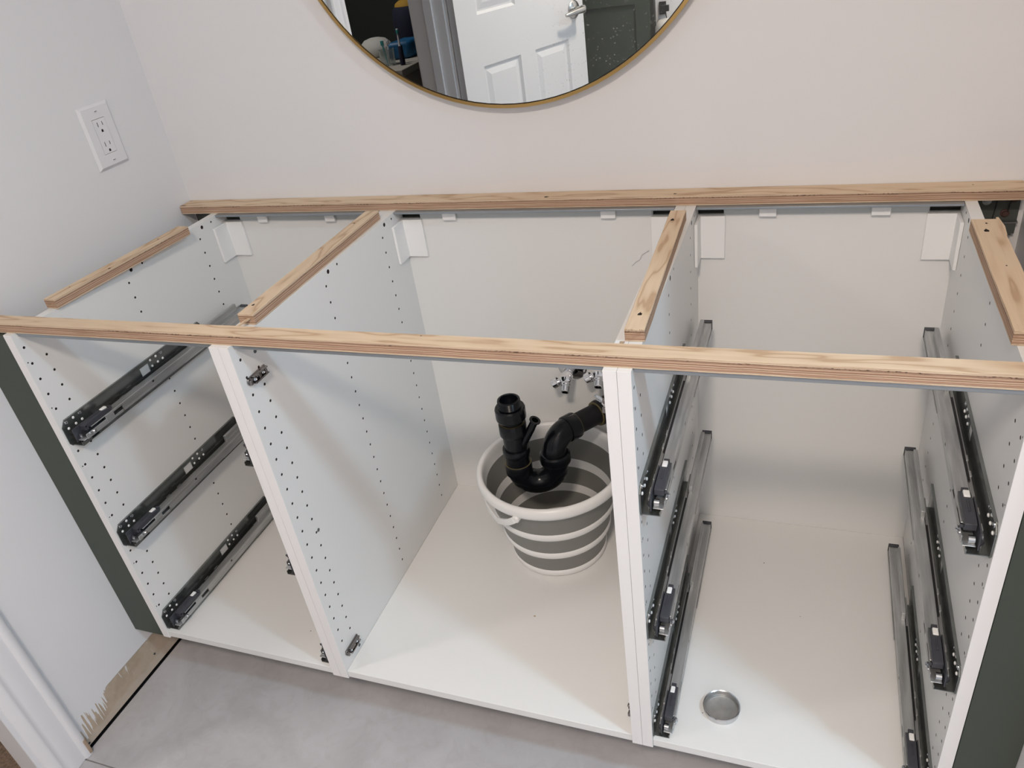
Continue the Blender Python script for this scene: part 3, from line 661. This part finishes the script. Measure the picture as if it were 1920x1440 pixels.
# ---------------------------------------------------------------- drain trap (black pipe)
tr = empty('drain_trap', (.740, .400, .26), 'black plastic drain trap pipe hanging over the bucket', 'drain pipe')
def W(p): return (p[0]-.740, p[1]-.400, p[2]-.26)
RP = .0238
ax = Vector((.740, .400, 0)); A2 = Vector((.8135, .4265, 0)); dv = (A2-ax); span = dv.length; dh = dv.normalized(); ru = span/2
mid = (ax+A2)/2; zs = .258
bend = [W((ax.x, ax.y, .30))] + [W(mid - dh*ru*math.cos(t) + Vector((0, 0, zs - ru*math.sin(t)))) for t in [PI*k/16 for k in range(17)]] + [W((A2.x, A2.y, .270))]
MB().tube(bend, RP+.0022, 28).build('u_bend', M['abs'], tr, angle=50)
mb = MB(); mb.lathe([(RP, .285), (RP, .405)], W((ax.x, ax.y, 0)), seg=32); mb.build('tailpiece', M['abs'], tr)
o = MB(); o.lathe([(RP, .250), (RP+.0045, .250), (RP+.0050, .272), (RP+.0040, .2755), (RP, .2757)], W((ax.x, ax.y, 0)), seg=32); o.build('coupling', M['abs'], tr); o = MB(); o.lathe([(RP, .296), (RP+.0040, .297), (RP+.0052, .303), (RP+.0050, .312), (RP+.0040, .315), (RP, .3155)], W((ax.x, ax.y, 0)), seg=32); o.build('coupling', M['abs'], tr); o = MB()
o.lathe([(RP, .350), (RP+.0044, .350), (RP+.0050, .354), (RP+.0046, .376), (RP+.0034, .378), (RP, .378)], W((ax.x, ax.y, 0)), seg=32)
o.build('coupling', M['abs'], tr)
mb = MB(); mb.lathe([(RP, .386), (RP+.0060, .387), (RP+.0075, .390), (RP+.0075, .412), (RP+.0055, .4155), (RP+.001, .416)], W((ax.x, ax.y, 0)), seg=20); mb.build('slip_nut', M['abs'], tr, angle=25)
prof = [(RP-.0005, .410)]
for k in range(7): z = .4165 + k*.0022; prof += [(RP-.0002, z), (RP-.0012, z+.0011)]
prof += [(RP-.001, .4325), (RP-.004, .4335), (RP-.0055, .4320), (RP-.0055, .39), (.001, .39)]
MB().lathe(prof, W((ax.x, ax.y, 0)), seg=32).build('threaded_inlet', M['abs'], tr, angle=25)
# little dishwasher stub
a0, a1 = Vector(W((.7565, .396, .322))), Vector(W((.7925, .396, .390))); dd = a1-a0
prof = [(.0080, 0)]
for k in range(8): prof += [(.0085, .012+k*.006), (.0079, .015+k*.006)]
prof += [(.0080, dd.length-.004), (.0118, dd.length-.002), (.0118, dd.length), (.0070, dd.length), (.0060, dd.length-.02)]
MB().lathe(prof, a0, dd, seg=20).build('side_inlet', M['abs'], tr, angle=25)
# rising side: nut, elbow, arm toward the wall
mb = MB(); mb.lathe([(RP, .266), (RP+.0085, .268), (RP+.0092, .272), (RP+.0085, .287), (RP+.0050, .290), (RP, .291)], W((A2.x, A2.y, 0)), seg=32); mb.build('slip_nut', M['abs'], tr, angle=25)
da = Vector((.60, .80, 0.0)); el = []; re = .038; zc = .292
for k in range(11):
    t = (PI/2)*k/10; el.append(W(A2 + da*(re - re*math.cos(t)) + Vector((0, 0, zc + re*math.sin(t)))))
e1 = A2 + da*re + Vector((0, 0, zc+re)); end = A2 + da*.190 + Vector((0, 0, zc+re))
MB().tube([W((A2.x, A2.y, .280))] + el + [W(e1 + da*.008)], RP+.0015, 28).build('elbow', M['abs'], tr, angle=50)
mb = MB(); mb.lathe([(RP+.0010, -.004), (RP+.0040, -.003), (RP+.0045, 0), (RP+.0045, .020), (RP+.0035, .022)], W(e1), da, 32); mb.build('coupling', M['abs'], tr)
MB().tube([W(e1), W(end)], RP-.0012, 28).build('trap_arm', M['absd'], tr)
for q, r_ in ((W(e1 + da*.0222), RP+.0036),): MB().lathe([(r_, 0), (r_, .0005)], q, da, 32).build('glue_line', M['glue'], tr)
MB().lathe([(RP+.0030, 0), (RP+.0034, .0006)], W((ax.x, ax.y, .3785)), seg=32).build('glue_line', M['glue'], tr)
MB().lathe([(RP+.0042, 0), (RP+.0046, .0006)], W((ax.x, ax.y, .2758)), seg=32).build('glue_line', M['glue'], tr)
q = e1 + da*.078
MB().lathe([(RP-.001, 0), (RP+.0038, .001), (RP+.0042, .004), (RP+.0042, .045), (RP+.003, .048), (RP-.001, .048)], W(q), da, 32).build('rubber_sleeve', M['absd'], tr)
MB().lathe([(RP+.0030, -.0006), (RP+.0036, 0)], W(q), da, 32).build('glue_line', M['glue'], tr)
mb = MB(); mb.lathe([(RP+.0043, .008), (RP+.0050, .008), (RP+.0050, .020), (RP+.0043, .020)], W(q), da, 32)
s0 = q + da*.014 + Vector((0, 0, RP+.008)); sx_ = Vector((-.8, .6, 0)); mb.cyl(W(s0 - sx_*.012), W(s0 + sx_*.016), .0042, seg=10)
mb.build('hose_clamp', M['chrome'], tr, angle=30)
MB().lathe([(RP+.010, 0), (RP+.010, .002), (RP+.002, .004)], W((end.x, DY-.0001, end.z)), (0, -1, 0), 32).build('wall_flange', M['absd'], tr)

# ---------------------------------------------------------------- shut-off valves
def valve(x, z, label):
    v = empty('shutoff_valve', (x, DY, z), label, 'valve', 'chrome shut-off valves in the bucket cabinet')
    MB().lathe([(.030, 0.0001), (.0295, .002), (.022, .006), (.011, .009)], (0, 0, 0), (0, -1, 0), 36).build('escutcheon', M['chrome'], v)
    mb = MB(); mb.lathe([(.0085, 0), (.0085, .030), (.0105, .031), (.0115, .034), (.0115, .052), (.0100, .056), (.004, .058)], (0, 0, 0), (0, -1, 0), 24)
    d = Vector((.08, -.84, -.54)).normalized(); b0 = Vector((.0, -.043, 0))
    mb.lathe([(.0095, 0), (.0095, .016), (.0080, .018), (.0080, .020)], b0, d, 20); mb.build('valve_body', M['chrome'], v)
    pr = []
    for k in range(5): pr += [(.0078, .020+k*.0022), (.0070, .0211+k*.0022)]
    pr += [(.0074, .0318), (.0056, .0320), (.0056, .022), (.001, .022)]
    MB().lathe(pr, b0, d, 20).build('threaded_outlet', M['chrome'], v, angle=20)
    d2 = Vector((-.86, -.28, -.42)).normalized(); u = Vector((0, -.83, .55)); 
    mb = MB(); mb.cyl(b0, b0 + d2*.020, .0055, seg=14); c0 = b0 + d2*.018
    n = d2.cross(u).normalized(); u = n.cross(d2)
    ring = []
    for k in range(20):
        t = 2*PI*k/20; ring.append(c0 + u*.0165*math.cos(t) + n*.0105*math.sin(t))
    mb.prism(ring, d2*.012); mb.build('handle', M['chrome'], v, bevel=.0015)
    v.scale = (1.1, 1.1, 1.1)
    return v
valve(.817, .3990, 'chrome shut-off valve on the back panel above the drain trap')
valve(.890, .4170, 'chrome shut-off valve half hidden by the cabinet upright')

# specks of debris on the cabinet floor
for i, (x, y, r) in enumerate(((.803, .218, .0022), (1.236, .462, .0012), (1.312, .330, .0009), (1.160, .073, .0010), (.345, .075, .0012), (1.035, .070, .0011), (.83, .45, .001))):
    mb = MB(); mb.box((x-r, y-r*.6, BT+.0001), (x+r, y+r*.6, BT+.0001+r*.5)); o = mb.build('debris_chip', M['beige'] if i == 0 else M['plastic'], bevel=r*.3)
    tag(o, 'tiny wood chip on the white cabinet floor in front of the bucket' if i == 0 else ('', 'tiny dark speck near the back panel on the floor of the lid cabinet', 'tiny dark speck in the middle of the floor of the lid cabinet', 'tiny dark speck beside the round metal lid', 'tiny dark speck on the floor of the narrow corner cabinet', 'tiny dark speck in the front corner of the bucket cabinet floor', 'tiny dark speck beside the bucket base')[i], 'debris', 'specks on the cabinet floors')

# stray dark hair on the back panel
mb = MB(); mb.tube([(0.9940, .5935, 0.6682), (0.9803, .5935, 0.6593), (0.9757, .5935, 0.6493), (0.9672, .5935, 0.6437), (0.9595, .5935, 0.6358)], .00028, 6); tag(mb.build('stray_hair', M['plastic']), 'thin dark hair on the back panel of the bucket cabinet, beside its corner cover', 'hair')
